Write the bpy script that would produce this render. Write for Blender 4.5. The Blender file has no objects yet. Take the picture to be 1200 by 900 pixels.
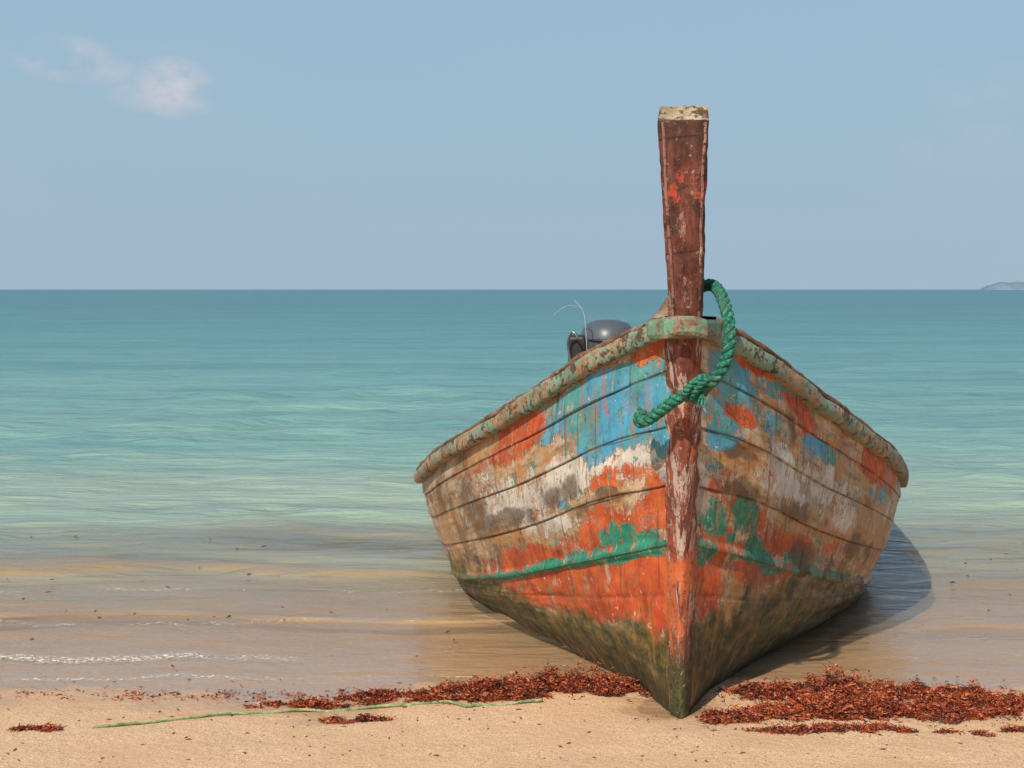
import bpy, math, random
import numpy as np
from mathutils import Vector, Matrix
random.seed(4); rng=np.random.default_rng(7)
SC=bpy.context.scene
SUN=Vector((-0.31,-0.67,0.66)).normalized()

# ------------------------------------------------------------ helpers
def vnoise(x,y,seed=0):
    xi=np.floor(x).astype(np.int64); yi=np.floor(y).astype(np.int64)
    xf=x-xi; yf=y-yi
    def h(a,b):
        n=(a*374761393+b*668265263+seed*974711)&0xffffffff
        n=((n^(n>>13))*1274126177)&0xffffffff
        return ((n^(n>>16))&0xffff)/65535.0
    u=xf*xf*(3-2*xf); v=yf*yf*(3-2*yf)
    return (h(xi,yi)*(1-u)+h(xi+1,yi)*u)*(1-v)+(h(xi,yi+1)*(1-u)+h(xi+1,yi+1)*u)*v
def fbm(x,y,o=4,seed=0):
    s=0;a=.5;t=0
    for i in range(o):
        s=s+a*vnoise(x*2**i,y*2**i,seed+i*17); t+=a; a*=.5
    return s/t
def hermite(ts,vals,t):
    ts=np.array(ts,float); vals=np.array(vals,float)
    h=np.diff(ts); d=np.diff(vals,axis=0)/h[:,None]
    m=np.zeros_like(vals); m[0]=d[0]; m[-1]=d[-1]
    for i in range(1,len(ts)-1):
        for k in range(vals.shape[1]):
            a,b=d[i-1,k],d[i,k]
            m[i,k]=0 if a*b<=0 else (h[i-1]+h[i])/(h[i]/a+h[i-1]/b)
    t=np.clip(np.asarray(t,float),ts[0],ts[-1])
    i=np.clip(np.searchsorted(ts,t,side='right')-1,0,len(ts)-2)
    u=((t-ts[i])/h[i])[...,None]; H=h[i][...,None]
    return ((2*u**3-3*u**2+1)*vals[i]+(u**3-2*u**2+u)*H*m[i]+(-2*u**3+3*u**2)*vals[i+1]+(u**3-u**2)*H*m[i+1])

class NT:
    def __init__(s,tree): s.t=tree; s.n=tree.nodes; s.l=tree.links; s.n.clear()
    def new(s,ty,**kw):
        n=s.n.new(ty)
        for k,v in kw.items(): setattr(n,k,v)
        return n
    def put(s,sock,v):
        if isinstance(v,bpy.types.NodeSocket): s.l.new(v,sock)
        elif v is not None:
            if isinstance(v,(tuple,list)) and len(v)==3 and sock.type=='RGBA': v=(*v,1)
            sock.default_value=v
    def m(s,op,a,b=None,c=None,clamp=False):
        n=s.new('ShaderNodeMath',operation=op); n.use_clamp=clamp
        s.put(n.inputs[0],a); s.put(n.inputs[1],b)
        if c is not None: s.put(n.inputs[2],c)
        return n.outputs[0]
    def mix(s,f,a,b,bt='MIX'):
        n=s.new('ShaderNodeMix',data_type='RGBA',blend_type=bt)
        s.put(n.inputs[0],f); s.put(n.inputs[6],a); s.put(n.inputs[7],b); return n.outputs[2]
    def noise(s,vec,scale,detail=4,rough=.6,dist=0):
        n=s.new('ShaderNodeTexNoise'); s.put(n.inputs['Vector'],vec)
        n.inputs['Scale'].default_value=scale; n.inputs['Detail'].default_value=detail
        n.inputs['Roughness'].default_value=rough; n.inputs['Distortion'].default_value=dist
        return n.outputs[0]
    def map(s,vec,loc=(0,0,0),scale=(1,1,1),rot=(0,0,0)):
        n=s.new('ShaderNodeMapping'); s.put(n.inputs[0],vec); n.inputs[1].default_value=loc
        n.inputs[2].default_value=rot; n.inputs[3].default_value=scale; return n.outputs[0]
    def rng(s,v,a,b,c=0,d=1,smooth=True):
        n=s.new('ShaderNodeMapRange'); n.interpolation_type='SMOOTHSTEP' if smooth else 'LINEAR'
        s.put(n.inputs[0],v)
        for i,q in enumerate((a,b,c,d)): s.put(n.inputs[i+1],q)
        return n.outputs[0]
    def ramp(s,f,stops,interp='LINEAR'):
        n=s.new('ShaderNodeValToRGB'); s.put(n.inputs[0],f); cr=n.color_ramp; cr.interpolation=interp
        while len(cr.elements)<len(stops): cr.elements.new(.5)
        for e,(p,c) in zip(cr.elements,stops): e.position=p; e.color=(*c,1)
        return n.outputs[0]
    def sep(s,v):
        n=s.new('ShaderNodeSeparateXYZ'); s.put(n.inputs[0],v); return n.outputs
    def attr(s,name):
        n=s.new('ShaderNodeAttribute'); n.attribute_name=name; return n
    def bump(s,h,strength=.5,dist=.01,normal=None):
        n=s.new('ShaderNodeBump'); s.put(n.inputs['Height'],h); n.inputs['Strength'].default_value=strength
        n.inputs['Distance'].default_value=dist
        if normal is not None: s.l.new(normal,n.inputs['Normal'])
        return n.outputs[0]
    def bsdf(s,col,rough=.6,normal=None,spec=.4,metal=0):
        n=s.new('ShaderNodeBsdfPrincipled'); s.put(n.inputs['Base Color'],col); s.put(n.inputs['Roughness'],rough)
        s.put(n.inputs['Specular IOR Level'],spec); n.inputs['Metallic'].default_value=metal
        if normal is not None: s.l.new(normal,n.inputs['Normal'])
        return n.outputs[0]
    def out(s,sh):
        o=s.new('ShaderNodeOutputMaterial'); s.l.new(sh,o.inputs[0])
def mat(name):
    m=bpy.data.materials.new(name); m.use_nodes=True; return m,NT(m.node_tree)

def link(me,name,parent=None,mats=(),smooth=False):
    o=bpy.data.objects.new(name,me); SC.collection.objects.link(o)
    for m in mats: me.materials.append(m)
    if smooth: me.polygons.foreach_set('use_smooth',[True]*len(me.polygons))
    if parent: o.parent=parent
    return o
def meshobj(name,verts,faces,parent=None,mats=(),smooth=False):
    me=bpy.data.meshes.new(name); me.from_pydata([tuple(map(float,v)) for v in verts],[],faces); me.update()
    return link(me,name,parent,mats,smooth)
def gridfaces(nx,ny,flip=False):
    i=np.arange(nx-1)[:,None]*ny+np.arange(ny-1)[None,:]
    a=i.ravel()
    F=np.stack([a,a+ny,a+ny+1,a+1],1)
    if flip: F=F[:,::-1]
    return F
def gridmesh(name,P,flip=False,parent=None,mats=(),smooth=True,attrs=None,uv=None):
    nx,ny=P.shape[:2]; F=gridfaces(nx,ny,flip)
    me=bpy.data.meshes.new(name); me.vertices.add(nx*ny); me.vertices.foreach_set('co',P.reshape(-1).astype(np.float32))
    me.loops.add(F.size); me.loops.foreach_set('vertex_index',F.ravel().astype(np.int32))
    me.polygons.add(len(F)); me.polygons.foreach_set('loop_start',(np.arange(len(F))*4).astype(np.int32))
    me.polygons.foreach_set('loop_total',np.full(len(F),4,np.int32))
    me.update(calc_edges=True)
    for k,v in (attrs or {}).items():
        c=np.ones((nx*ny,4),np.float32); c[:,:3]=v.reshape(-1,3)
        a=me.attributes.new(k,'FLOAT_COLOR','POINT'); a.data.foreach_set('color',c.ravel())
    if uv is not None:
        c=np.zeros((nx*ny,3),np.float32); c[:,:3]=uv.reshape(-1,3)
        a=me.attributes.new('huv','FLOAT_VECTOR','POINT'); a.data.foreach_set('vector',c.ravel())
    me.validate()
    return link(me,name,parent,mats,smooth)
def tube(path,r,seg=8,closed=False):
    P=[Vector(p) for p in path]; n=len(P); V=[];F=[]
    prev=None
    for i,p in enumerate(P):
        T=(P[min(i+1,n-1)]-P[max(i-1,0)]).normalized()
        if prev is None: N=T.orthogonal().normalized()
        else:
            N=(prev-T*prev.dot(T)).normalized()
        prev=N; B=T.cross(N); rr=r[i] if hasattr(r,'__len__') else r
        for k in range(seg):
            a=2*math.pi*k/seg; V.append(p+(N*math.cos(a)+B*math.sin(a))*rr)
    for i in range(n-1):
        for k in range(seg):
            F.append((i*seg+k,i*seg+(k+1)%seg,(i+1)*seg+(k+1)%seg,(i+1)*seg+k))
    F.append(tuple(range(seg))[::-1]); F.append(tuple((n-1)*seg+k for k in range(seg)))
    return V,F
def smoothpath(pts,n):
    pts=np.array(pts,float); d=np.r_[0,np.cumsum(np.linalg.norm(np.diff(pts,axis=0),axis=1))]
    out=[]
    for t in np.linspace(0,d[-1],n):
        i=min(max(np.searchsorted(d,t,side='right')-1,0),len(pts)-2); u=(t-d[i])/(d[i+1]-d[i])
        p0=pts[max(i-1,0)];p1=pts[i];p2=pts[i+1];p3=pts[min(i+2,len(pts)-1)]
        out.append(.5*((2*p1)+(-p0+p2)*u+(2*p0-5*p1+4*p2-p3)*u*u+(-p0+3*p1-3*p2+p3)*u**3))
    return np.array(out)
def merge(parts):
    V=[];F=[]
    for v,f in parts:
        o=len(V); V+=list(v); F+=[tuple(i+o for i in q) for q in f]
    return V,F
def twisted(pts,r,pitch,n):
    P=smoothpath(pts,n); parts=[]; L=np.r_[0,np.cumsum(np.linalg.norm(np.diff(P,axis=0),axis=1))]
    N=None; frames=[]
    for i in range(n):
        T=Vector(P[min(i+1,n-1)]-P[max(i-1,0)]).normalized()
        N=T.orthogonal().normalized() if N is None else (N-T*N.dot(T)).normalized()
        frames.append((N.copy(),T.cross(N)))
    for k in range(3):
        q=[]
        for i in range(n):
            a=2*math.pi*(L[i]/pitch+k/3); q.append(Vector(P[i])+(frames[i][0]*math.cos(a)+frames[i][1]*math.sin(a))*r*.52)
        parts.append(tube(q,r*.56,7))
    return merge(parts)
def box(c,s,bev=0):
    x,y,z=c; a,b,h=s[0]/2,s[1]/2,s[2]/2
    V=[(x+i*a,y+j*b,z+k*h) for i in(-1,1) for j in(-1,1) for k in(-1,1)]
    return V,[(0,1,3,2),(4,6,7,5),(0,4,5,1),(2,3,7,6),(0,2,6,4),(1,5,7,3)]
def bevel(o,w,seg=2):
    m=o.modifiers.new('bev','BEVEL'); m.width=w; m.segments=seg; m.limit_method='ANGLE'

# ------------------------------------------------------------ camera
cam=bpy.data.cameras.new('camera'); co=bpy.data.objects.new('camera',cam); SC.collection.objects.link(co)
cam.lens=50; cam.sensor_width=36; cam.shift_y=-111/1200; cam.clip_end=20000; cam.clip_start=.05
co.location=(0,0,1.5); co.rotation_euler=(math.radians(90),0,0); SC.camera=co
SC.view_settings.view_transform='Standard'; SC.view_settings.look='None'; SC.view_settings.exposure=0

# ------------------------------------------------------------ light
el=math.asin(SUN.z); az=math.atan2(SUN.x,SUN.y)
sl=bpy.data.lights.new('sun','SUN'); sl.energy=5.0; sl.angle=math.radians(.6); sl.color=(1,.91,.77)
so=bpy.data.objects.new('sun',sl); SC.collection.objects.link(so); so.rotation_euler=SUN.to_track_quat('Z','Y').to_euler(); so.location=(-5,-10,12)
w=bpy.data.worlds.new('World'); SC.world=w; w.use_nodes=True; n=NT(w.node_tree)
sky=n.new('ShaderNodeTexSky',sky_type='NISHITA'); sky.sun_disc=False; sky.sun_elevation=el; sky.sun_rotation=az
sky.dust_density=3; sky.air_density=1.2
tc=n.new('ShaderNodeTexCoord'); D=tc.outputs['Generated']; X,Y,Z=n.sep(D)
haze=n.ramp(n.m('MAXIMUM',Z,0),[(0,(3.75,5.1,6.25)),(.06,(3.5,4.95,6.3)),(.2,(3.25,5.1,6.6)),(.5,(1.9,3.3,5.3)),(1,(1.2,2.4,4.6))])
hz=n.rng(Z,0,.6,.93,.4)
col=n.mix(hz,sky.outputs[0],haze)
big=n.noise(n.map(D,scale=(1,1,3)),2.2,3,.5)
col=n.mix(n.rng(big,.4,.75,0,.14),col,(4.7,5.4,6.2))
cn=n.noise(n.map(D,scale=(1,1,1.5)),22,6,.6)
cl=None
for (dx,dz,rx,rz,amp) in ((-.230,.137,.020,.016,1.1),(-.243,.130,.022,.009,.55),(-.298,.153,.024,.012,.9),(-.278,.146,.022,.008,.55),(-.216,.126,.014,.006,.6),(.315,.135,.03,.015,.2),(.30,.098,.03,.014,.14)):
    a=n.m('POWER',n.m('DIVIDE',n.m('SUBTRACT',X,dx),rx),2); b=n.m('POWER',n.m('DIVIDE',n.m('SUBTRACT',Z,dz),rz),2)
    q=n.m('MULTIPLY',n.m('SUBTRACT',1,n.m('MULTIPLY',n.m('ADD',a,b),.5)),amp)
    q=n.m('MAXIMUM',q,0)
    cl=q if cl is None else n.m('MAXIMUM',cl,q)
front=n.m('GREATER_THAN',Y,0)
cf=n.m('MULTIPLY',n.m('MULTIPLY',n.rng(cn,.34,.64),cl),front)
col=n.mix(n.m('MULTIPLY',cf,.68,clamp=True),col,(6.9,6.4,6.7))
bg=n.new('ShaderNodeBackground'); n.l.new(col,bg.inputs[0]); bg.inputs[1].default_value=.1
o=n.new('ShaderNodeOutputWorld'); n.l.new(bg.outputs[0],o.inputs[0])

# ------------------------------------------------------------ sand
def shore(x): return 5.34+.07*np.sin(x*.9+.4)+.14*np.clip((x-1.4),0,3)+.04*np.sin(x*3.1)
def axis_x():
    a=np.arange(-4,5,.045); f=4*1.06**np.arange(1,130); f=f[f<9000]
    return np.r_[-f[::-1],a,a[-1]+ (f-4) +.3]
ys=np.r_[-60,-30,-12,-5,np.arange(0,3.8,.3),np.arange(3.8,11,.03),11*1.05**np.arange(1,140)]; ys=ys[ys<9500]
xs=axis_x()
Xg,Yg=np.meshgrid(xs,ys,indexing='ij')
def gz(x,y):
    x=np.asarray(x,float); y=np.asarray(y,float); d=shore(np.clip(x,-6,8))-y
    z=np.where(d>0,.035*d,.05*d); z=np.clip(z,-2.5,1.2); lm=((y<14)&(np.abs(x)<10))
    return z+lm*((fbm(x*1.3,y*1.6,3,3)-.5)*.02+(fbm(x*6,y*7,3,9)-.5)*.012)
zs=gz(Xg,Yg)
zs-=.02*np.exp(-(((Xg-.6)/.2)**2+((Yg-5.05)/.2)**2))
ms,n=mat('sand'); g=n.new('ShaderNodeNewGeometry').outputs['Position']; x,y,z=n.sep(g)
n1=n.noise(g,3,5,.6); n2=n.noise(g,160,3,.7); n3=n.noise(g,30,4,.6); n4=n.noise(n.map(g,scale=(.6,3,1)),2.2,4,.6)
c=n.ramp(n2,[(.3,(.31,.19,.11)),(.5,(.58,.38,.225)),(.7,(.78,.58,.38))])
c=n.mix(n.rng(n1,.35,.7,0,.45),c,(.51,.31,.17))
wet=n.rng(n.m('ADD',z,n.m('MULTIPLY',n.m('SUBTRACT',n4,.5),.02)),.013,.0)
c=n.mix(n.m('MULTIPLY',wet,.6),c,(.43,.26,.14))
sp=n.rng(n.noise(g,75,2,.5),.68,.72); c=n.mix(n.m('MULTIPLY',sp,.75),c,(.10,.06,.04))
sp3=n.m('MULTIPLY',n.rng(n.noise(n.map(g,loc=(1,8,0)),38,3,.6),.66,.70),n.rng(n1,.42,.6)); c=n.mix(n.m('MULTIPLY',sp3,.6),c,(.16,.075,.04))
sp2=n.rng(n.noise(n.map(g,loc=(5,2,0)),95,2,.5),.71,.74); c=n.mix(n.m('MULTIPLY',sp2,.7),c,(.75,.68,.58))
rg=n.rng(wet,0,1,.9,.3)
hh=n.m('ADD',n.m('MULTIPLY',n2,.25),n.m('ADD',n3,n.m('MULTIPLY',n1,.6)))
n.out(n.bsdf(c,rg,n.bump(hh,.5,.014),.35))
gridmesh('ground',np.stack([Xg,Yg,zs],-1),mats=(ms,))

# ------------------------------------------------------------ water
ys=np.r_[np.arange(4.9,22,.035),22*1.02**np.arange(1,340)]; ys=ys[ys<9500]
Xg,Yg=np.meshgrid(xs,ys,indexing='ij')
amp=np.clip((Yg-5.4)/3,0,1)*np.clip(60/Yg,0,1)*(np.abs(Xg)<60)
zw=np.zeros_like(Xg); cr=np.zeros_like(Xg)
wob=(fbm(Xg*.6,Yg*0+1.3,3,21)-.5)
for yc,A,wd,sd in ((5.72,.006,.06,12),(6.26,.018,.11,14),(6.42,.018,.12,2),(7.15,.034,.20,3),(7.6,.02,.2,15),(8.5,.028,.3,4),(9.3,.028,.3,16),(10.2,.035,.4,5),(11.4,.035,.4,17),(12.5,.045,.5,6),(14,.05,.6,18),(15.5,.055,.7,7),(17.4,.06,.8,19),(19.5,.065,.9,8),(25,.07,1.3,9)):
    yy=Yg-yc-wob*yc*.16-.5*(fbm(Xg*.45,Xg*0,3,sd+50)-.5)*yc*.15
    ex=np.clip(fbm(Xg*.75+sd*7,Xg*0,3,sd)*3.8-1.3,0,1)
    wd=wd*(.5+1.0*fbm(Xg*1.3+sd,Yg*0,3,sd+9))
    e=ex*np.exp(-(np.where(yy<0,yy/(wd*.38),yy/wd))**2)
    zw+=A*e
    if yc<8: cr=np.maximum(cr,e*(1 if yc>6 else .5))
zw+=amp*(fbm(Xg*1.2,Yg*3.2,4,33)-.5)*.075
mw,n=mat('water'); g=n.new('ShaderNodeNewGeometry').outputs['Position']; x,y,z=n.sep(g)
sb=n.noise(n.map(g,scale=(.12,.5,1)),1.0,4,.6)
yn=n.m('MULTIPLY',y,n.rng(sb,.3,.7,.86,1.16,False))
lg=n.m('DIVIDE',n.m('LOGARITHM',yn,10),3.0)
def L(dd): return math.log10(dd)/3
body=n.ramp(lg,[(L(5.3),(.50,.36,.22)),(L(6.3),(.46,.35,.23)),(L(7.5),(.40,.36,.26)),(L(9.6),(.30,.37,.28)),(L(14),(.205,.355,.30)),(L(25),(.12,.295,.285)),(L(50),(.067,.235,.24)),(L(150),(.038,.175,.20)),(L(600),(.028,.150,.185))])
st=n.noise(n.map(g,scale=(.10,1.0,1)),.8,5,.62); st2=n.noise(n.map(g,scale=(.25,1.6,1),loc=(3,1,0)),3.0,4,.6)
st3=n.noise(n.map(g,scale=(.18,1.0,1),loc=(7,1,0)),.30,6,.68)
far=n.rng(y,7,14)
body=n.mix(n.rng(st,.38,.62,.0,.40),body,n.mix(1,body,(.64,.76,.80),'MULTIPLY'))
body=n.mix(n.m('MULTIPLY',n.rng(st3,.46,.60,.0,.6),far),body,n.mix(1,body,(.58,.74,.84),'MULTIPLY'))
body=n.mix(n.rng(st2,.42,.66,.0,.30),body,n.mix(1,body,(1.25,1.2,1.15),'MULTIPLY'))
crest=n.sep(n.attr('crest').outputs['Vector'])[0]
rip=n.noise(n.map(g,scale=(.55,2.0,1)),5.5,5,.6); rip2=n.noise(n.map(g,scale=(.4,1.5,1)),1.3,4,.6); rip3=n.noise(n.map(g,scale=(.35,1,1)),.25,5,.65)
rip4=n.noise(n.map(g,scale=(.6,1.8,1)),17,3,.6,.5)
body=n.mix(n.m('MULTIPLY',n.rng(n.noise(n.map(g,scale=(.28,1.9,1),loc=(2,5,0)),1.9,5,.65),.50,.58,0,.55),far),body,n.mix(1,body,(.64,.78,.84),'MULTIPLY'))  # darker wave faces: ripple shading put into the body colour
cm=n.m('MULTIPLY',n.rng(crest,.12,.6),n.rng(rip2,.35,.6,.45,1))
body=n.mix(n.m('MULTIPLY',cm,.75),body,(.48,.31,.145))
calm=n.rng(y,5.3,8.5,.32,1)
hN=n.m('ADD',n.m('MULTIPLY',rip,.036),n.m('ADD',n.m('MULTIPLY',rip2,.10),n.m('MULTIPLY',rip3,.34)))
hN=n.m('ADD',n.m('MULTIPLY',hN,calm),n.m('MULTIPLY',rip4,n.rng(y,5.3,6.2,.001,.0065)))
bm=n.bump(hN,.9,1.0)
lw=n.new('ShaderNodeLayerWeight'); lw.inputs[0].default_value=.5; n.l.new(bm,lw.inputs['Normal'])
fres=n.m('ADD',.02,n.m('MULTIPLY',.98,n.m('POWER',lw.outputs['Facing'],5)))
refl=n.m('MINIMUM',fres,n.rng(y,5.4,30,.60,.38))
dif=n.new('ShaderNodeBsdfDiffuse'); n.l.new(body,dif.inputs[0]); n.l.new(bm,dif.inputs[2])
tr=n.new('ShaderNodeBsdfTransparent'); tr.inputs[0].default_value=(.96,.96,.94,1)
op=n.m('MAXIMUM',n.rng(yn,5.3,10.5,.06,1.0),n.m('MULTIPLY',cm,.6))
ms1=n.new('ShaderNodeMixShader'); n.l.new(op,ms1.inputs[0]); n.l.new(tr.outputs[0],ms1.inputs[1]); n.l.new(dif.outputs[0],ms1.inputs[2])
gl=n.new('ShaderNodeBsdfGlossy'); n.put(gl.inputs['Roughness'],n.rng(y,5,40,.10,.22)); n.l.new(bm,gl.inputs['Normal'])
gl.inputs[0].default_value=(1,1,1,1)
ms2=n.new('ShaderNodeMixShader'); n.l.new(refl,ms2.inputs[0]); n.l.new(ms1.outputs[0],ms2.inputs[1]); n.l.new(gl.outputs[0],ms2.inputs[2])
def foam(yc,w,k,xa,xb,amt,seed):
    ed=n.m('SUBTRACT',y,n.m('ADD',yc,n.m('MULTIPLY',n.m('SUBTRACT',n.noise(n.map(g,loc=(seed,0,0),scale=(.9,0,0)),1,5,.65),.5),k)))
    ln=n.m('MULTIPLY',n.rng(n.m('ABSOLUTE',ed),w,w*.15),n.rng(n.noise(g,46,4,.7),.50,.60))
    ln=n.m('MULTIPLY',ln,n.rng(n.noise(n.map(g,loc=(seed,3,0)),2.2,3,.6),.36,.52))
    return n.m('MULTIPLY',n.m('MULTIPLY',ln,n.rng(x,xa,xb,0,1)),amt)
ln=n.m('MAXIMUM',foam(5.80,.07,.6,-.7,-1.3,.9,0),n.m('MAXIMUM',foam(5.50,.025,.5,.1,-.3,.6,4),foam(5.85,.035,.6,1.45,1.8,.6,9)))
ln=n.m('MAXIMUM',ln,n.m('MAXIMUM',foam(6.40,.03,.9,.2,-.4,.35,14),foam(7.1,.03,1.0,.2,-.4,.3,22)))
fd=n.new('ShaderNodeBsdfDiffuse'); fd.inputs[0].default_value=(.85,.78,.68,1)
ms3=n.new('ShaderNodeMixShader'); n.l.new(ln,ms3.inputs[0]); n.l.new(ms2.outputs[0],ms3.inputs[1]); n.l.new(fd.outputs[0],ms3.inputs[2])
n.out(ms3.outputs[0])
gridmesh('sea_water',np.stack([Xg,Yg,zw],-1),mats=(mw,),attrs=dict(crest=np.stack([cr,cr,cr],-1)))

# ------------------------------------------------------------ distant headland
hx=np.linspace(990,1500,90); hy=np.linspace(3000,3080,10)
HX,HY=np.meshgrid(hx,hy,indexing='ij')
hz=np.clip((HX-1002)/40,0,1)**.6*(13+14*(fbm(HX/30,HY/60,4,5)-.3))*np.sin(np.clip((HY-3000)/80,0,1)*math.pi)**.7-1
mh,n=mat('headland_rock'); g=n.new('ShaderNodeNewGeometry').outputs['Position']
n.out(n.bsdf(n.ramp(n.noise(g,.05,4),[(.35,(.12,.19,.24)),(.65,(.15,.22,.27))]),.95,spec=.05))
gridmesh('distant_hill',np.stack([HX,HY,hz],-1),mats=(mh,))

# ------------------------------------------------------------ boat
boat=bpy.data.objects.new('longtail_fishing_boat',None); SC.collection.objects.link(boat)
boat.location=(.592,5.01,0); boat.rotation_euler=(0,0,-math.atan(.07))
TG=[0,.33,.6,.8,.93,1,1.25,1.6,2.2,3]
CG=[(-.31,.035,1.40),(0,.29,1.265),(.5,.58,1.055),(1,.84,.875),(1.5,1.04,.725),(2,1.165,.60),(3,1.30,.47),(4.3,1.36,.42),(6,1.22,.44),(8.2,.83,.60)]
TC=[0,.38,.65,.85,1,1.25,1.6,2.2,3]
CC=[(-.1,.03,.62),(.3,.296,.49),(.8,.544,.345),(1.3,.776,.215),(2,1.0,.085),(3,1.13,.04),(4.3,1.18,.03),(6,1.06,.05),(8.2,.70,.15)]
CB=[(-.02,.02,.03),(.33,.14,.005),(.8,.36,.0),(1.3,.63,-.01),(2,.92,-.03),(3,1.02,-.07),(4.3,1.05,-.08),(6,.95,-.07),(8.2,.6,0)]
CK=[(-.0,.012,-.08),(.35,.0,-.2),(.8,0,-.2),(1.3,0,-.2),(2,0,-.2),(3,0,-.2),(4.3,0,-.2),(6,0,-.18),(8.2,0,-.1)]
def hull(t,v):
    G=hermite(TG,CG,t);C=hermite(TC,CC,t);B=hermite(TC,CB,t);K=hermite(TC,CK,t)
    v=v[...,None]
    P=np.where(v<=1,G+(C-G)*v,np.where(v<=2,C+(B-C)*(v-1),B+(K-B)*(v-2)))
    vv=v[...,0]; b=np.clip(t*3,0,1)
    bul=np.where(vv<=1,.035*np.sin(math.pi*np.clip(vv,0,1)),np.where(vv<2,.03*np.sin(math.pi*(vv-1)),0))*b
    P=P.copy(); P[...,1]+=bul
    return P   # (s,w,z)
tt=np.r_[np.linspace(0,1,300),np.linspace(1,3,130)[1:]]
vv=np.r_[np.linspace(0,1,250),np.linspace(1,2,70)[1:],np.linspace(2,3,8)[1:]]
T,V=np.meshgrid(tt,vv,indexing='ij')
SEAMS=[.22,.46,.72]
BUTT={0:[.47,1.3,2.1],1:[.72,1.5,2.4],2:[.36,1.2,1.9],3:[.6,1.4,2.3]}
def field(bl,T,V):
    f=np.zeros_like(T)
    for (t0,v0,rt,rv,a) in bl:
        dd=((T-t0)/rt)**2+((V-v0)/rv)**2
        f=np.maximum(f,a*np.clip(1-.5*dd,0,1))
    return f
PAINT={-1:dict(
 blue=[(.20,.25,.18,.16,1.2),(.40,.21,.16,.11,1.1),(.27,.42,.13,.11,1.0),(.07,.40,.09,.16,1.2),(.62,.07,.10,.05,.5),(.05,.66,.07,.06,.6),(.45,.66,.05,.05,.6)],
 orange=[(.07,.07,.09,.08,1.0),(.62,.20,.13,.12,1.0),(.45,.05,.12,.06,.75),(.78,.26,.06,.08,.6),(.26,.86,.24,.10,.95),(.60,.92,.20,.07,.95),(.07,.78,.08,.12,.85),(.22,.63,.12,.06,.55),(.85,.95,.1,.06,.5),(.36,1.22,.44,.24,1.7),(.10,1.35,.15,.40,1.3),(.74,1.12,.14,.12,.9)],
 white=[(.42,.54,.16,.12,.9),(.66,.56,.14,.16,.8),(.80,.45,.12,.2,.55),(.55,.75,.14,.08,.75),(.20,.57,.14,.07,.9)],
 green=[(.23,.92,.09,.08,1.0),(.12,.95,.07,.06,.9),(.40,.97,.12,.05,.8),(.5,1.0,.8,.035,1.15),(.78,1.0,.35,.045,1.25)],
 grime=[(.68,.66,.14,.09,.95),(.5,.60,.12,.06,.85),(.9,.3,.12,.3,.65),(.75,.88,.1,.10,.7),(.3,.72,.2,.04,.6),(.84,.7,.1,.2,.6)],
 rust=[(.80,.18,.10,.12,.9),(.93,.5,.08,.5,.8),(.70,.80,.2,.10,.8),(.45,.40,.15,.05,.6),(.6,.45,.1,.1,.6)],
 moss=[(.5,1.9,.8,.42,1.15),(.97,1.45,.22,.6,1.1),(.08,2.1,.2,.40,1.1)]),
 1:dict(
 blue=[(.16,.16,.14,.11,1.0),(.12,.42,.11,.11,1.0),(.38,.10,.10,.07,.8),(.56,.30,.10,.08,.95),(.30,.30,.08,.08,.6),(.85,.33,.07,.08,.6),(.10,.62,.08,.04,.6)],
 orange=[(.30,.07,.12,.05,.9),(.52,.17,.12,.07,1.0),(.84,.15,.10,.11,1.05),(.20,.34,.09,.05,.85),(.72,.10,.07,.05,.6),(.10,.74,.07,.10,.7),(.30,.80,.16,.06,.8),(.50,.86,.15,.07,.95),(.75,.78,.1,.1,.5),(.10,1.2,.15,.25,.9),(.38,1.08,.22,.10,.85),(.1,.95,.12,.08,.8)],
 white=[(.45,.48,.10,.14,.9),(.62,.45,.09,.10,.8),(.72,.6,.12,.1,.5),(.3,.58,.12,.06,.55),(.92,.5,.06,.2,.4)],
 green=[(.10,.86,.08,.08,.95),(.27,.84,.08,.10,1.0),(.36,.97,.07,.08,1.05),(.22,.95,.07,.04,.8),(.06,1.02,.05,.10,.7),(.55,.93,.08,.05,.9),(.68,.98,.07,.04,.9),(.45,1.04,.08,.05,.8),(.80,.96,.06,.03,.7)],
 grime=[(.66,.90,.14,.09,1),(.5,.64,.12,.07,.8),(.85,.75,.12,.12,.7),(.40,.30,.05,.10,.6),(.78,.45,.1,.08,.6),(.22,.70,.14,.05,.8),(.2,.53,.1,.04,.7)],
 rust=[(.22,.55,.16,.10,.9),(.88,.65,.14,.3,1.0),(.60,.72,.25,.12,.85),(.35,.22,.12,.06,.7),(.68,.28,.08,.12,.8),(.3,1.15,.3,.15,.9),(.6,1.2,.3,.1,.9)],
 moss=[(.62,.98,.14,.04,.7),(.85,1.0,.12,.05,.7),(.5,1.85,.9,.46,1.15),(.75,1.38,.4,.40,.9),(.1,2.1,.25,.5,1)])}
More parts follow.
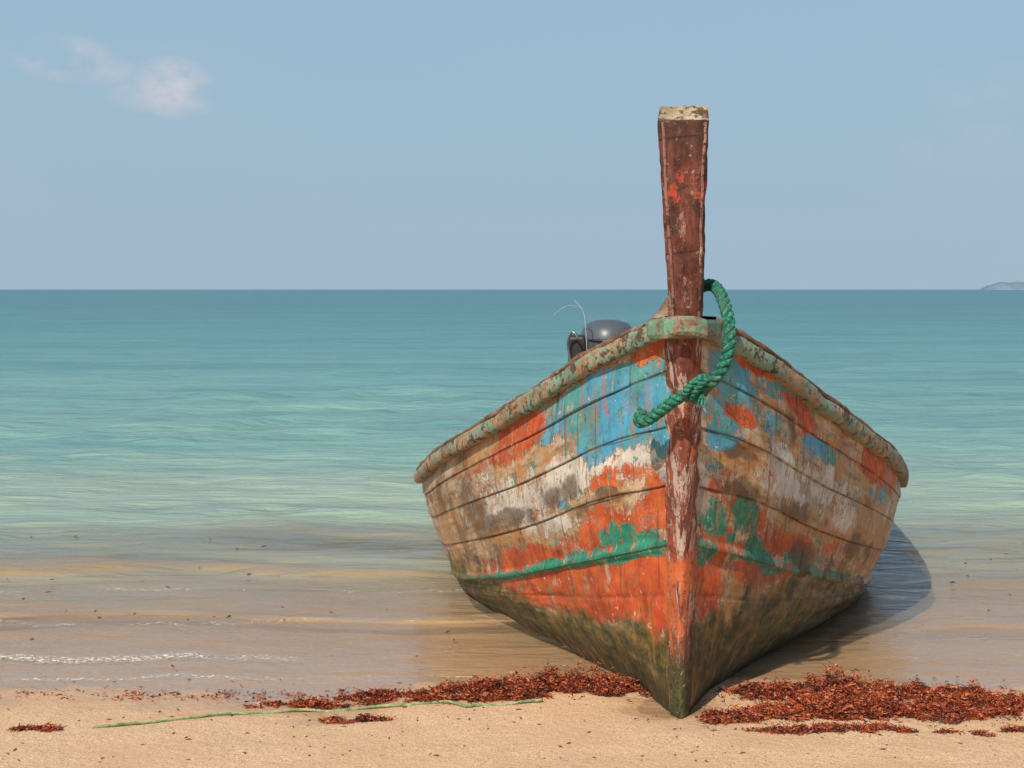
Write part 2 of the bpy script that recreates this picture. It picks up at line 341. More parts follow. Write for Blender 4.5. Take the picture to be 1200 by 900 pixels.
def paint_mat():
    m,n=mat('weathered_hull_paint')
    at=n.new('ShaderNodeAttribute'); at.attribute_name='huv'; H=at.outputs['Vector']
    a=n.attr('PA'); b=n.attr('PB'); c2=n.attr('PC')
    bl,og,wh=n.sep(a.outputs['Vector']); gr,gm,gv=n.sep(b.outputs['Vector']); mo,low,ru=n.sep(c2.outputs['Vector'])
    along=n.map(H,scale=(1.5,9,1)); down=n.map(H,scale=(9,1.1,1))
    wn=n.noise(along,3,6,.7); wn2=n.noise(H,4,5,.65,.4); dn=n.noise(down,3,5,.68)
    wood=n.ramp(wn,[(.28,(.08,.048,.028)),(.42,(.29,.185,.105)),(.53,(.46,.34,.22)),(.70,(.58,.49,.38))])
    wood=n.mix(n.rng(wn2,.5,.62,0,.8),wood,(.48,.235,.075))
    wood=n.mix(n.rng(wn2,.46,.36,0,.7),wood,(.29,.27,.24))
    lay=wood; height=n.m('MULTIPLY',wn,.25)
    def layer(lay,height,W,col,seed,sc=5.0,k=2.8,sharp=.05):
        p=n.map(H,loc=(seed*3.7,seed*1.9,seed))
        big=n.noise(n.map(p,scale=(1,1.15,1)),sc,7,.72,.6)
        fine=n.noise(n.map(p,scale=(1,.6,1)),42,3,.75)
        val=n.m('ADD',n.m('ADD',W,n.m('MULTIPLY',n.m('SUBTRACT',big,.5),k)),n.m('MULTIPLY',n.m('SUBTRACT',fine,.5),1.15))
        f=n.rng(val,.5-sharp,.5+sharp)
        cv=n.mix(n.rng(n.noise(p,8,5,.7),.38,.62,0,.7),col,n.mix(1,col,(.55,.60,.66),'MULTIPLY'))
        edge=n.rng(n.m('ABSOLUTE',n.m('SUBTRACT',val,.58)),.10,.0,0,.35)
        cv=n.mix(edge,cv,n.mix(.5,cv,(.6,.5,.4)))
        return n.mix(f,lay,cv), n.m('ADD',height,n.m('MULTIPLY',f,.35))
    lay,height=layer(lay,height,wh,(.62,.575,.50),1,4)
    # ochre rust bleeding through bare wood and old white
    rv=n.m('ADD',ru,n.m('MULTIPLY',n.m('SUBTRACT',n.noise(n.map(H,loc=(6,6,1),scale=(1.5,.8,1)),6,6,.7),.5),2.4))
    lay=n.mix(n.rng(rv,.40,.85,0,.78),lay,n.mix(dn,(.50,.27,.09),(.33,.12,.035)))
    tl=n.mix(n.rng(n.noise(n.map(H,loc=(9,9,9)),3.5,4),.43,.58),(.065,.33,.52),(.085,.31,.30))
    lay,height=layer(lay,height,bl,tl,2,5)
    lay,height=layer(lay,height,og,n.mix(n.rng(n.noise(n.map(H,loc=(1,9,9)),6,4),.4,.62),(.60,.115,.028),(.42,.06,.022)),3,5.5)
    lay,height=layer(lay,height,n.m('ADD',gr,-.02),(.02,.23,.145),4,7,2.8)
    s1=n.rng(n.noise(n.map(H,loc=(4,8,1),scale=(1,.6,1)),24,4,.78),.60,.63); lay=n.mix(n.m('MULTIPLY',s1,.85),lay,(.48,.10,.035))
    s2=n.rng(n.noise(n.map(H,loc=(1,3,7)),20,4,.78),.63,.66); lay=n.mix(n.m('MULTIPLY',s2,.8),lay,(.62,.58,.5))
    s3=n.rng(n.noise(n.map(H,loc=(7,1,2),scale=(1,.45,1)),30,4,.82),.59,.63); lay=n.mix(n.m('MULTIPLY',s3,.8),lay,(.10,.06,.04))
    s4=n.rng(n.noise(n.map(H,loc=(2,5,5)),9,5,.75),.60,.63); lay=n.mix(n.m('MULTIPLY',s4,.8),lay,(.04,.22,.17))
    s5=n.rng(n.noise(n.map(H,loc=(8,2,3),scale=(1,.8,1)),8,6,.78),.60,.63); lay=n.mix(n.m('MULTIPLY',s5,.8),lay,(.36,.30,.23))
    mg=n.m('ADD',mo,n.m('MULTIPLY',n.m('SUBTRACT',n.noise(n.map(H,loc=(2,2,5),scale=(1,1.1,1)),5,6,.68),.5),2.0))
    mc=n.ramp(n.noise(n.map(H,scale=(1,1.6,1)),11,5,.72),[(.3,(.012,.015,.008)),(.45,(.04,.052,.018)),(.56,(.14,.10,.03)),(.7,(.32,.17,.05))])
    lay=n.mix(n.rng(mg,.25,.75,0,.96),lay,mc)
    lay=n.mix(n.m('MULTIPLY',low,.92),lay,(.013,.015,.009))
    g1=n.rng(n.m('ADD',gm,n.m('MULTIPLY',n.m('SUBTRACT',wn2,.5),2.4)),.38,.75,0,.75); lay=n.mix(g1,lay,(.095,.068,.048))
    lay=n.mix(n.rng(dn,.53,.67,0,.62),lay,(.35,.15,.038))
    lay=n.mix(n.rng(n.noise(n.map(H,loc=(3,0,3),scale=(14,.8,1)),3,5,.7),.55,.68,0,.65),lay,(.085,.05,.033))
    lay=n.mix(n.rng(n.noise(n.map(H,loc=(3,6,3),scale=(16,1.2,1)),3,5,.7),.59,.73,0,.4),lay,(.64,.57,.46))
    gn=n.noise(H,13,4,.7)
    lay=n.mix(n.m('MULTIPLY',gv,n.rng(gn,.35,.6,.2,.95)),lay,(.035,.02,.012))
    sc=n.rng(n.noise(n.map(H,scale=(40,3,1),rot=(0,0,.5)),2.5,3,.6),.69,.73,0,.6); lay=n.mix(sc,lay,(.6,.52,.42))
    height=n.m('ADD',height,n.m('MULTIPLY',n.noise(H,55,4,.7),.3))
    n.out(n.bsdf(lay,n.rng(wn2,.3,.7,.42,.75),n.bump(height,.8,.008),.35)); return m
MH=paint_mat()
def groove(T,V):
    g=np.zeros_like(T)
    for s in SEAMS:
        ss=s+.008*np.sin(T*9+s*20)+.006*(fbm(T*14,T*0+s*9,2,60)-.5); g=np.maximum(g,np.exp(-((V-ss)/.0045)**2))
    edges=[0]+SEAMS+[1]
    for k in range(4):
        inb=(V>edges[k])&(V<edges[k+1])
        for tb in BUTT[k]:
            g=np.maximum(g,inb*np.exp(-((T-tb)/.0035)**2)*.7)
    g=np.maximum(g,np.exp(-((V-1.30)/.012)**2)*.5*(T>.05))
    return g
for side in (-1,1):
    P=hull(T,V); Q=np.stack([side*P[...,1],P[...,0],P[...,2]],-1)
    dt=np.gradient(Q,axis=0); dv=np.gradient(Q,axis=1); N=np.cross(dt,dv)*(-side)
    N/=np.linalg.norm(N,axis=-1,keepdims=True)+1e-9
    if side*N[100,100,0]<0: N=-N
    gv=groove(T,V)
    edges=np.array([0]+SEAMS+[1.0]); step=np.zeros_like(V)
    for k in range(4):
        inb=(V>=edges[k])&(V<edges[k+1]); step+=inb*((V-edges[k])/(edges[k+1]-edges[k]))*.005
    uneven=(fbm(T*6+side*5,V*5,4,11+side)-.5)*.022*np.clip(T*6,0,1)
    lip=.014*np.exp(-((V-1.0)/.035)**4)*(V<1.035)
    Q=Q+N*(step+uneven-gv*.006+lip*np.clip(T*8,0,1))[...,None]
    U=np.cumsum(np.r_[np.zeros((1,)),np.linalg.norm(np.diff(hull(tt,np.full_like(tt,.5)),axis=0),axis=1)])
    W=np.where(V<=1,V*.62,np.where(V<2,.62+(V-1)*.38,1+(V-2)*.4))
    uvw=np.stack([np.repeat(U[:,None],len(vv),1)*1.0,W,np.full_like(W,side*3.0)],-1)
    Tw=T+.06*(fbm(T*7+side,V*6,3,90)-.5)*2; Vw=V+.06*(fbm(T*7+side*3,V*6,3,95)-.5)*2
    f={k:field(b,np.minimum(Tw,1.0),Vw) for k,b in PAINT[side].items()}
    f['green']=np.maximum(f['green'],field([(.5,1.0,.8,.03,1.15 if side<0 else .55)],T,V))
    aft=np.clip((T-1)/.2,0,1)
    f['orange']=np.maximum(f['orange'],aft*.9*((V>.7)&(V<1.2))); f['blue']=np.maximum(f['blue'],aft*.8*(V<.35)); f['white']=np.maximum(f['white'],aft*.8*((V>=.35)&(V<=.7)))
    f['moss']=np.maximum(f['moss'],aft*1.1*(V>1.2))
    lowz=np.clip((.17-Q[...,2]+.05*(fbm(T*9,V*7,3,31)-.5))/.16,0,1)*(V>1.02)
    PA=np.stack([f['blue'],f['orange'],f['white']],-1); PB=np.stack([f['green'],f['grime'],gv],-1); PC=np.stack([f['moss'],lowz,f['rust']],-1)
    gridmesh('hull_side_'+('port' if side<0 else 'starboard'),Q,flip=(side>0),parent=boat,mats=(MH,),attrs=dict(PA=PA,PB=PB,PC=PC),uv=uvw)
# --- wood materials
def woodmat(name,stops,layers=(),sc=(12,12,1.5),rough=.7,zfn=None,speck=(.10,.055,.035),speck2=(.55,.45,.34),s2a=.6):
    m,n=mat(name); tc=n.new('ShaderNodeTexCoord').outputs['Object']
    a=n.noise(n.map(tc,scale=sc),2.2,6,.7); b=n.noise(tc,7,6,.7,.4); cc=n.noise(tc,45,4,.7)
    c=n.ramp(a,stops)
    for i,(col,th,scl,frq) in enumerate(layers):
        p=n.map(tc,loc=(4*i+1,3*i,2*i),scale=scl)
        v=n.m('ADD',n.noise(p,frq,6,.72,.3),n.m('MULTIPLY',n.m('SUBTRACT',cc,.5),.35))
        if name.startswith('gunwale') and i==0:
            v=n.m('ADD',v,n.rng(n.sep(tc)[1],-.1,1.6,.05,-.05))
        c=n.mix(n.rng(v,th,th+.035),c,n.mix(n.rng(b,.35,.65,0,.5),col,tuple(q*.65 for q in col)))
    if zfn: c=zfn(n,tc,c,b,cc)
    c=n.mix(n.rng(cc,.54,.64,0,.75),c,speck)
    c=n.mix(n.rng(n.noise(n.map(tc,loc=(1,7,2)),38,4,.7),.61,.66,0,s2a),c,speck2)
    n.out(n.bsdf(c,rough,n.bump(n.m('ADD',n.m('ADD',a,cc),b),.6,.006),.3)); return m
MG=woodmat('gunwale_worn_paint',[(.3,(.12,.08,.048)),(.45,(.27,.19,.115)),(.62,(.38,.29,.19))],[((.17,.28,.21),.47,(1,1,1),6),((.36,.20,.095),.55,(1,1,1),11),((.085,.055,.038),.55,(1,1,1),15)],(5,5,5),s2a=.3)
MR=woodmat('rail_bare_brown_wood',[(.3,(.06,.032,.02)),(.5,(.16,.08,.045)),(.68,(.29,.19,.12))],[((.30,.26,.19),.58,(1,1,1),8)],(5,5,5),s2a=.3)
def post_z(n,tc,c,b,cc):
    x,y,z=n.sep(tc)
    q=n.m('MULTIPLY',n.rng(n.m('ABSOLUTE',n.m('SUBTRACT',z,1.82)),.09,.02),n.rng(n.noise(n.map(tc,scale=(1,1,.6)),19,5,.75),.51,.55))
    c=n.mix(n.m('MULTIPLY',q,.9),c,(.42,.06,.03))
    q2=n.rng(n.m('ADD',z,n.m('MULTIPLY',n.m('SUBTRACT',b,.5),.25)),1.95,2.01)
    c=n.mix(n.m('MULTIPLY',q2,.6),c,(.035,.026,.02))
    for zz in (1.985,1.62):
        c=n.mix(n.rng(n.m('ABSOLUTE',n.m('SUBTRACT',z,n.m('ADD',zz,n.m('MULTIPLY',x,.12)))),.004,.001,0,.8),c,(.02,.012,.01))
    return c
MP=woodmat('post_oxblood_wood',[(.3,(.032,.012,.010)),(.45,(.095,.030,.022)),(.58,(.165,.052,.036)),(.72,(.28,.14,.10))],[((.05,.026,.02),.54,(1,1,.5),9),((.30,.17,.13),.61,(3,3,.4),9)],(16,16,1.6),zfn=post_z,s2a=.4)
def stem_z(n,tc,c,b,cc):
    x,y,z=n.sep(tc)
    st=n.noise(n.map(tc,loc=(3,3,3),scale=(9,9,1)),3,6,.72)
    wz=n.m('MULTIPLY',n.rng(z,1.15,.85),n.rng(z,.12,.35))
    c=n.mix(n.m('MULTIPLY',n.rng(n.m('ADD',st,n.m('MULTIPLY',wz,.03)),.55,.59),.8),c,(.48,.37,.32))
    oz=n.m('MULTIPLY',n.rng(z,.75,.5),n.rng(z,.12,.28))
    st2=n.noise(n.map(tc,loc=(8,3,3),scale=(5,5,1)),3,6,.72)
    c=n.mix(n.rng(n.m('ADD',st2,n.m('MULTIPLY',oz,.10)),.57,.61,0,.9),c,(.50,.12,.038))
    mz=n.m('ADD',z,n.m('MULTIPLY',n.m('SUBTRACT',b,.5),.35))
    c=n.mix(n.rng(mz,.34,.12,0,.94),c,n.ramp(cc,[(.35,(.02,.025,.012)),(.55,(.065,.075,.026)),(.7,(.20,.14,.06))]))
    return c
MS=woodmat('stem_peeling_red_paint',[(.3,(.045,.018,.014)),(.45,(.14,.042,.028)),(.58,(.26,.075,.045)),(.70,(.38,.21,.16))],[((.34,.07,.032),.54,(2,2,.5),5)],(22,22,1.3),zfn=stem_z,s2a=.4)
ML=woodmat('end_grain_pale_wood',[(.3,(.10,.07,.04)),(.45,(.25,.19,.115)),(.62,(.38,.31,.205))],[((.085,.055,.035),.51,(1,1,1),14),((.17,.08,.055),.55,(1,1,1),20)],(3,3,3))
MD=woodmat('inner_dark_planking',[(.3,(.06,.04,.03)),(.6,(.22,.15,.10))],(),(3,14,3))
MC=woodmat('bow_cap_worn_green',[(.3,(.08,.055,.035)),(.5,(.20,.15,.10)),(.65,(.32,.25,.17))],[((.13,.26,.18),.49,(1,1,1),9),((.32,.10,.05),.58,(1,1,1),12)],(5,5,5),s2a=.3)
def strake(name,sec,mats,t0=0,t1=3,nT=260,wob=.003):
    t=np.r_[np.linspace(t0,1,nT),np.linspace(1,t1,90)[1:]]
    G=hermite(TG,CG,t)
    for side in (-1,1):
        C=np.stack([side*G[:,1],G[:,0],G[:,2]],-1); Tn=np.gradient(C,axis=0); Tn/=np.linalg.norm(Tn,axis=1,keepdims=True)
        O=np.stack([Tn[:,1],-Tn[:,0],0*Tn[:,0]],-1); O/=np.linalg.norm(O,axis=1,keepdims=True)
        O*=np.where((O[:,0]*side).mean()>0,1,-1)
        Up=np.cross(Tn,O); Up*=np.where(Up[:,2:3]>0,1,-1)
        rows=[]
        ns=len(sec)
        for k in range(ns+1):
            a,b=sec[k%ns]; kk=k%ns
            wo=(fbm(t*16,t*0+kk*.6+side,4,40)-.5)*wob*4
            rows.append(C+O*(a+wo)[:,None]+Up*(b+wo*.8)[:,None])
        P=np.stack(rows,1)
        gridmesh(name,P,flip=(side<0),parent=boat,mats=mats,smooth=False)
strake('gunwale_strake',[(-.035,-.045),(.026,-.050),(.036,-.042),(.040,-.02),(.038,.002),(.032,.009),(-.035,.009)],(MG,),wob=.0045)
strake('gunwale_cap_rail',[(-.055,.008),(.022,.011),(.028,.018),(.024,.030),(-.05,.033),(-.06,.025)],(MR,),t0=.06,wob=.0045)
ti=np.linspace(.03,3,120); vi=np.linspace(0,.95,12); TI,VI=np.meshgrid(ti,vi,indexing='ij'); Pi=hull(TI,VI)
for side in(-1,1):
    Q=np.stack([side*np.maximum(Pi[...,1]-.045,0.0),Pi[...,0]+.03,Pi[...,2]],-1)
    gridmesh('inner_planking',Q,flip=(side<0),parent=boat,mats=(MD,))
tf=np.linspace(.35,2.98,60); Pf=hull(tf,np.full_like(tf,.8))
V_=[];F_=[]
for i,p in enumerate(Pf):
    V_+= [(-p[1]+.05,p[0],p[2]+.02),(p[1]-.05,p[0],p[2]+.02)]
    if i: F_.append((2*i-2,2*i-1,2*i+1,2*i))
meshobj('floor_boards',V_,F_,boat,(MD,))
tf=np.linspace(.02,.36,14); Pf=hull(tf,np.full_like(tf,.05)); V_=[];F_=[]
for i,p in enumerate(Pf):
    V_+= [(-p[1]+.03,p[0]+.03,p[2]),(p[1]-.03,p[0]+.03,p[2])]
    if i: F_.append((2*i-2,2*i-1,2*i+1,2*i))
meshobj('foredeck',V_,F_,boat,(MR,))
for k,s in enumerate((1.3,2.4,3.6,4.8,6.0,7.2)):
    t=np.interp(s,hermite(TG,CG,np.linspace(0,3,400))[:,0],np.linspace(0,3,400)); g=hermite(TG,CG,np.array([t]))[0]
    o=meshobj('thwart_%d'%(k+1),*box((0,s,g[2]-.10),(2*g[1]-.14,.24,.035)),boat,(MR,)); bevel(o,.006)
for i in range(14):
    t=.45+i*.18; p=hull(np.full(8,t),np.linspace(.02,.93,8))
    for side in(-1,1):
        v,f=tube([(side*(q[1]-.06),q[0]+.03,q[2]) for q in p],.022,6); meshobj('rib',v,f,boat,(MD,))
tv=np.linspace(0,3,24); Pt=hull(np.full(24,3.0),tv); V_=[(-p[1],p[0],p[2]) for p in Pt]+[(p[1],p[0],p[2]) for p in Pt[::-1]]
meshobj('transom',V_,[tuple(range(len(V_)))],boat,(MG,))

# stem timber and tall post
def sweep(name,levels,mats,noisea=.003,seed=1):
    # level: (s_front,z,halfwidth,front_half,cham,depth,ridge,xoff)
    lv=np.array(levels,float); zz=lv[:,1]; n=110; zq=np.linspace(zz[0],zz[-1],n)
    L=[np.interp(zq,zz,lv[:,k]) for k in range(lv.shape[1])]
    rows=[]
    for i in range(n):
        s,z,hw,fh,ch,dp,rg,xo=[l[i] for l in L]
        sec=[(-hw*.9,s+dp),(-hw,s+ch),(-fh,s),(-fh*.5,s-rg*.5),(0,s-rg),(fh*.5,s-rg*.5),(fh,s),(hw,s+ch),(hw*.9,s+dp)]
        sec=sec+[sec[0]]
        r=[]
        for k,(a,b) in enumerate(sec):
            kk=k%9; w1=(vnoise(np.array([zq[i]*13.]),np.array([kk*1.7]),seed)[0]-.5)*noisea*2+(vnoise(np.array([zq[i]*45.]),np.array([kk*1.7]),seed+5)[0]-.5)*noisea
            r.append((a+w1+xo,b+w1,z))
        rows.append(r)
    P=np.array(rows); o=gridmesh(name,P,flip=True,parent=boat,mats=mats,smooth=False); return P
sweep('stem_timber',[( .02,-.06,.026,.007,.05,.12,.0,0),(-.05,.0,.034,.009,.055,.14,.004,0),(-.09,.2,.044,.011,.055,.15,.006,0),(-.155,.64,.051,.014,.055,.14,.008,0),(-.25,1.05,.058,.017,.055,.14,.008,0),(-.345,1.40,.062,.022,.055,.14,.006,0)],(MS,),noisea=.006)
P=sweep('stem_post',[(-.35,1.34,.053,.040,.018,.15,-.003,0),(-.38,1.45,.055,.042,.018,.15,-.004,0),(-.45,1.70,.066,.051,.016,.14,-.004,-.005),(-.52,2.035,.081,.066,.016,.13,-.004,-.014)],(MP,),noisea=.004,seed=3)
a=P[-1][:9]; top=[]
for k,p in enumerate(a):
    fr_=(p[1]-a[:,1].min())/(a[:,1].max()-a[:,1].min()); top.append((-.014+(p[0]+.014)*.94+.004*math.sin(k*2.1),p[1]+.06*(1-fr_),2.084+.008*fr_+.005*math.sin(k*3.7)))
V_=[tuple(p) for p in a]+top; F_=[(i,(i+1)%9,9+(i+1)%9,9+i) for i in range(9)]+[tuple(range(9,18))]
meshobj('post_head',V_,F_,boat,(ML,))
MB=woodmat('edge_pinkish_wood',[(.3,(.12,.05,.045)),(.6,(.34,.19,.165))],[((.08,.04,.03),.52,(1,1,.5),12)])
for sd in(-1,1):
    pts=[]
    for row in P[::4]:
        q=row[2] if sd<0 else row[6]; pts.append((q[0]+sd*.001,q[1]-.001,q[2]))
    v,f=tube(pts,.0045,5); meshobj('post_edge_bead',v,f,boat,(MB,))
V_=[];F_=[]
outl=[(-.130,-.225),(-.120,-.285),(-.070,-.385),(-.03,-.405),(.03,-.405),(.070,-.385),(.120,-.285),(.130,-.225),(.06,-.17),(-.06,-.17)]
for z,k in ((1.350,.95),(1.362,1.0),(1.400,1.0),(1.412,.96)):
    for i_,(a_,b_) in enumerate(outl): V_.append((a_*k,-.27+(b_+.27)*k,z-.22*max(0,abs(a_)-.04)+.004*math.sin(i_*2.3)))
m_=len(outl)
for l in range(3):
    for i in range(m_): F_.append((l*m_+i,l*m_+(i+1)%m_,(l+1)*m_+(i+1)%m_,(l+1)*m_+i))
F_+= [tuple(range(m_))[::-1],tuple(range(3*m_,4*m_))]
meshobj('bow_cap',V_,F_,boat,(MC,))
V_=[(-.04,-.20,1.38),(.04,-.20,1.38),(.04,.12,1.28),(-.04,.12,1.28),(-.035,-.22,1.48),(.035,-.22,1.48),(.035,.05,1.37),(-.035,.05,1.37)]
o=meshobj('bow_knee',V_,[(3,2,1,0),(4,5,6,7),(0,1,5,4),(1,2,6,5),(2,3,7,6),(3,0,4,7)],boat,(MR,)); bevel(o,.008)
V_=[(-.135,-.19,1.375),(-.04,-.23,1.39),(-.04,-.10,1.39),(-.135,-.10,1.375),(-.085,-.20,1.42),(-.05,-.22,1.475),(-.05,-.12,1.475),(-.085,-.12,1.42)]
o=meshobj('mooring_cleat',V_,[(3,2,1,0),(4,5,6,7),(0,1,5,4),(1,2,6,5),(2,3,7,6),(3,0,4,7)],boat,(MR,)); bevel(o,.008)
mi,n=mat('rusty_iron'); tc=n.new('ShaderNodeTexCoord').outputs['Object']; n.out(n.bsdf(n.ramp(n.noise(tc,60,4),[(.35,(.06,.035,.025)),(.65,(.20,.11,.06))]),.75,spec=.3))
parts=[]
Gp=hermite(TG,CG,np.linspace(.10,1.6,30))
for p in Gp:
    for sd in(-1,1):
        q=random.uniform(-.008,.008)
        parts.append(tube([(sd*(p[1]+.026),p[0]-.030,p[2]-.02+q),(sd*(p[1]+.0285),p[0]-.034,p[2]-.02+q)],.0038,8))
v,f=merge(parts); meshobj('strake_nails',v,f,boat,(mi,))

# engine -----------------------------------------------------
def pm(name,col,rough,metal=0):
    m,n=mat(name); tc=n.new('ShaderNodeTexCoord').outputs['Object']; q=n.noise(tc,25,5,.65)
    n.out(n.bsdf(n.mix(n.rng(q,.4,.7,0,.5),col,tuple(c*.5+.03 for c in col)),rough,n.bump(q,.2,.003),.5,metal)); return m
ME=pm('engine_grey_enamel',(.07,.085,.10),.4); MK=pm('engine_black',(.02,.02,.022),.4); MM=pm('engine_steel',(.3,.3,.3),.4,.9)
ex,ey=-.27,6.3
prof=[(0,.0),(.17,.0),(.20,.03),(.205,.14),(.19,.21),(.15,.26),(.08,.285),(0,.29)]
V_=[];F_=[]; sg=28
for r_,h_ in prof:
    for k in range(sg):
        a=2*math.pi*k/sg; V_.append((ex+r_*math.cos(a)*(1+.08*abs(math.cos(a))),ey+r_*1.25*math.sin(a),.97+h_))
for i in range(len(prof)-1):
    for k in range(sg): F_.append((i*sg+k,i*sg+(k+1)%sg,(i+1)*sg+(k+1)%sg,(i+1)*sg+k))
meshobj('engine_cowl',V_,F_,boat,(ME,),True)
cr_=[(ex+.19*math.cos(a),ey-.27*abs(math.sin(a))-.0,1.10) for a in np.linspace(math.pi,2*math.pi,16)]
v,f=tube(cr_,.012,8); meshobj('engine_cowl_trim',v,f,boat,(MK,),True)
v,f=merge([box((ex,ey,.80),(.34,.5,.30)),box((ex-.24,ey-.1,1.0),(.14,.24,.28)),box((ex+.05,ey-.31,.88),(.2,.1,.2))]); o=meshobj('engine_block',v,f,boat,(MK,)); bevel(o,.03,3)
v,f=merge([box((ex,ey,.35),(.12,.14,.62)),box((ex,ey,.63),(.5,.4,.05)),box((0,ey,.30),(2.1,.16,.08))]); o=meshobj('engine_mount',v,f,boat,(MR,)); bevel(o,.008)
v,f=merge([tube(smoothpath([(ex-.28,ey-.25,.9),(ex-.31,ey-.27,1.08),(ex-.27,ey-.3,1.17),(ex-.22,ey-.3,1.10)],14),.010,10),tube([(ex,ey+.2,.85),(ex,ey+1.6,.6),(ex,ey+4.2,.15)],.03,10),tube([(ex-.1,ey+.25,.8),(ex-.1,ey+1.6,.52)],.015,8)]); meshobj('drive_shaft_and_exhaust',v,f,boat,(MM,),True)
V_=[];F_=[]
for k in range(3):
    a=2*math.pi*k/3
    for (r_,wd,tw) in((.02,.03,.0),(.08,.05,.03),(.13,.035,.02)):
        for q in(-1,1):
            aa=a+q*wd/max(r_,.05)*.5; V_.append((ex+r_*math.cos(aa),ey+4.2+q*tw,.15+r_*math.sin(aa)))
    b=k*6; F_+= [(b,b+1,b+3,b+2),(b+2,b+3,b+5,b+4)]
meshobj('propeller',V_,F_,boat,(MM,))
v,f=merge([tube(smoothpath([(ex-.16,ey-.35,1.0),(ex-.17,ey-.36,1.2),(ex-.19,ey-.36,1.33),(ex-.26,ey-.36,1.42)],20),.0035,6),tube(smoothpath([(ex-.20,ey-.30,1.36),(ex-.32,ey-.3,1.37),(ex-.42,ey-.3,1.30)],14),.002,5)]); meshobj('throttle_cable',v,f,boat,(pm('cable_pale',(.32,.34,.34),.5),))

# ------------------------------------------------------------ mooring rope
mr,n=mat('green_rope_fibre'); tc=n.new('ShaderNodeTexCoord').outputs['Object']; q=n.noise(tc,90,4,.7); q2=n.noise(tc,14,3,.6)
c=n.ramp(q,[(.3,(.008,.045,.036)),(.5,(.018,.14,.095)),(.7,(.09,.33,.24))]); c=n.mix(n.rng(q2,.50,.68,0,.6),c,(.09,.12,.075))
n.out(n.bsdf(c,.8,n.bump(n.noise(tc,260,3,.7),.8,.004),.2))
rope=bpy.data.objects.new('mooring_rope',None); SC.collection.objects.link(rope); rope.location=boat.location; rope.rotation_euler=boat.rotation_euler
main=[(-.02,-.17,1.465),(.04,-.185,1.495),(.080,-.235,1.515),(.108,-.32,1.50),(.128,-.40,1.44),(.138,-.435,1.36),(.128,-.435,1.28),(.095,-.415,1.215),(.05,-.395,1.18),(.02,-.38,1.165),(-.03,-.36,1.14),(-.085,-.32,1.095),(-.12,-.29,1.066),(-.145,-.285,1.058),(-.150,-.272,1.075),(-.135,-.262,1.09)]
v,f=twisted(main,.020,.085,280); meshobj('hanging_line',v,f,rope,(mr,),True)
kn=[]
for i in range(30):
    a=i/29*5*math.pi; kn.append((.040+.034*math.cos(a)*.9+.012*math.sin(a*.5),-.395+.036*math.sin(a),1.178+.034*math.cos(a+.8)+ .016*(i/29-.5)))
v,f=twisted(kn,.013,.05,160); meshobj('knot',v,f,rope,(mr,),True)
parts=[]
for k in range(14):
    a=random.uniform(0,6.28); d_=random.uniform(.01,.03)
    parts.append(tube([(.052,-.415,1.165),(.050+.01*math.cos(a),-.42,1.15),(.048+.018*math.cos(a),-.42+.01*math.sin(a),1.135-d_*.5)],.0020,4))
v,f=merge(parts); meshobj('frayed_end',v,f,rope,(mr,))

# ------------------------------------------------------------ beach rope
pts=[(-1.42,4.80),(-1.25,4.86),(-1.05,4.96),(-.85,5.02),(-.6,5.06),(-.42,5.085),(-.25,5.12),(-.20,5.09),(-.16,5.055),(-.1,5.09),(-.02,5.10),(.06,5.12),(.11,5.13)]
P=smoothpath([(a,b,0) for a,b in pts],200); P[:,2]=gz(P[:,0],P[:,1])+.005+.004*np.sin(P[:,0]*23)
v,f=twisted(P,.0050,.035,420)
mb,n=mat('faded_line_fibre'); tc=n.new('ShaderNodeTexCoord').outputs['Object']; n.out(n.bsdf(n.ramp(n.noise(tc,30,4,.7),[(.3,(.06,.10,.04)),(.5,(.20,.27,.12)),(.7,(.48,.42,.27))]),.8,spec=.2))
meshobj('beach_rope',v,f,None,(mb,),True)

# ------------------------------------------------------------ seaweed
CL=[(-.72,5.11,.19,.045,.022),(-.40,5.22,.24,.05,.03),(-.10,5.26,.28,.09,.05),(.08,5.31,.22,.10,.06),(.28,5.33,.20,.09,.06),(.40,5.29,.14,.07,.04),(-.25,5.17,.30,.05,.02),(-.54,4.91,.11,.035,.022),
 (.95,5.24,.18,.10,.045),(1.20,5.26,.26,.12,.06),(1.42,5.20,.22,.12,.06),(1.22,5.10,.26,.09,.05),(1.62,5.18,.22,.08,.04),(.85,4.92,.26,.07,.03),(1.06,4.96,.24,.09,.045),(1.38,4.98,.34,.11,.055),(1.70,5.02,.26,.11,.05),(1.95,5.10,.2,.10,.04),(1.15,4.76,.35,.04,.015),(1.75,4.74,.2,.04,.02),(-1.6,4.78,.08,.02,.012),
 (-.3,5.22,1.0,.16,.0),(1.3,5.02,1.0,.38,.0),(-1.2,5.25,1.2,.10,.0)]
V_=[];F_=[];C_=[]
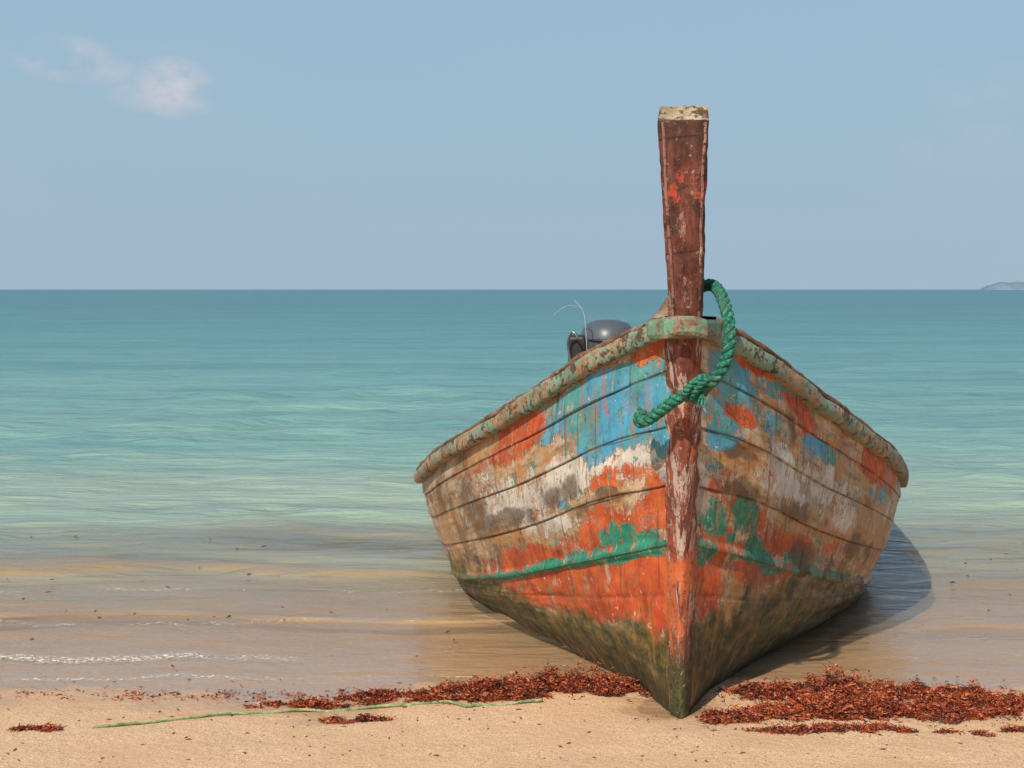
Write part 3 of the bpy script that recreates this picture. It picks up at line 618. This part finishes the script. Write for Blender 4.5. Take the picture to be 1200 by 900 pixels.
for ci,(cx,cy,rx,ry,hh) in enumerate(CL):
    halo=hh==0
    N_=int(100000*rx*ry+500)*2 if not halo else 5200
    ang=rng.uniform(0,2*math.pi,N_); rad=np.sqrt(rng.uniform(0,1,N_))
    if not halo: rad=rad*(.40+1.1*vnoise(ang*1.9+cx*9,ang*0+cy*7,3))+rng.exponential(.07,N_)
    xs_=cx+rx*rad*np.cos(ang); ys_=cy+ry*rad*np.sin(ang)
    cl_=fbm(xs_*16,ys_*22,3,77); keep=(cl_>(.29+.23*rad)) if not halo else (rng.uniform(0,1,N_)<(cl_-.38)*1.5*(1-rad))
    xs_=xs_[keep];ys_=ys_[keep];rd=rad[keep];cl_=cl_[keep]; fine=fbm(xs_*45,ys_*60,2,78)
    zz=gz(xs_,ys_)+hh*np.clip(1.15-rd,0,1)*rng.uniform(0,1,len(xs_))**.6*np.clip(cl_*2.8-.6,.1,1.5)*(fine*1.5+.2)+.002
    for x0,y0,z0,cc,fn in zip(xs_,ys_,zz,cl_,fine):
        l=random.uniform(.006,.026)*(1 if random.random()<.9 else 2); b=random.uniform(0,6.28); wd=random.uniform(.0006,.0024); z=z0; x_=x0;y_=y0
        tone=random.random()*.45+(fn-.2)*.65; i0=len(V_)  # random tone plus shade put into the colour: low strands darker
        if random.random()<.12: tone=.02
        for k in range(4):
            px_=-math.sin(b)*wd*(1-.2*k); py_=math.cos(b)*wd*(1-.2*k); tz=random.uniform(-.9,.9)*wd*2
            V_.append((x_+px_,y_+py_,z+tz)); V_.append((x_-px_,y_-py_,z-tz)); C_+= [tone,tone]
            x_+=math.cos(b)*l/3; y_+=math.sin(b)*l/3; z=max(z+random.uniform(-.6,.7)*l/3,z0-.006); b+=random.uniform(-1.2,1.2)
        for k in range(3): F_.append((i0+2*k,i0+2*k+1,i0+2*k+3,i0+2*k+2))
print('weed',len(F_))
me=bpy.data.meshes.new('seaweed'); me.from_pydata(V_,[],F_); me.update()
at=me.attributes.new('tone','FLOAT','POINT'); at.data.foreach_set('value',np.array(C_,np.float32))
mz,n=mat('red_seaweed'); a=n.attr('tone')
c=n.ramp(a.outputs['Fac'],[(.1,(.03,.010,.008)),(.3,(.12,.025,.013)),(.5,(.30,.055,.020)),(.72,(.50,.125,.04)),(.9,(.50,.28,.12))])
n.out(n.bsdf(c,.45,spec=.3)); link(me,'seaweed',None,(mz,))

# ------------------------------------------------------------ debris
V_=[];F_=[]
for i in range(420):
    if i<270: x0=random.uniform(-2.0,2.0); y0=random.uniform(4.4,5.5); s=random.uniform(.0015,.006)
    else: x0=random.uniform(-3,3.2); y0=random.uniform(5.5,8.6); s=random.uniform(.003,.011)
    if y0>5.2 and abs(x0-.75)<.12+(y0-5)*.55: continue
    z0=max(float(gz(x0,y0)),.0)+.002+(0.012 if y0>5.5 else 0)
    o_=len(V_); a=random.uniform(0,6.28); l=s*random.uniform(1,3)
    for (p,q,r_) in((-1,0,0),(0,.6,.2),(1,.1,0),(.2,-.7,.1),(0,0,1),(0,0,-.5)):
        V_.append((x0+l*p*math.cos(a)-s*q*math.sin(a),y0+l*p*math.sin(a)+s*q*math.cos(a),z0+s*r_*.7))
    for q in((0,1,4),(1,2,4),(2,3,4),(3,0,4),(1,0,5),(2,1,5),(3,2,5),(0,3,5)): F_.append(tuple(o_+k for k in q))
md,n=mat('debris_bits'); g=n.new('ShaderNodeNewGeometry').outputs['Position']
n.out(n.bsdf(n.ramp(n.noise(g,8,2),[(.35,(.05,.03,.02)),(.5,(.16,.05,.025)),(.62,(.10,.06,.04)),(.7,(.5,.42,.33))]),.7))
meshobj('beach_debris',V_,F_,None,(md,))
print('done')
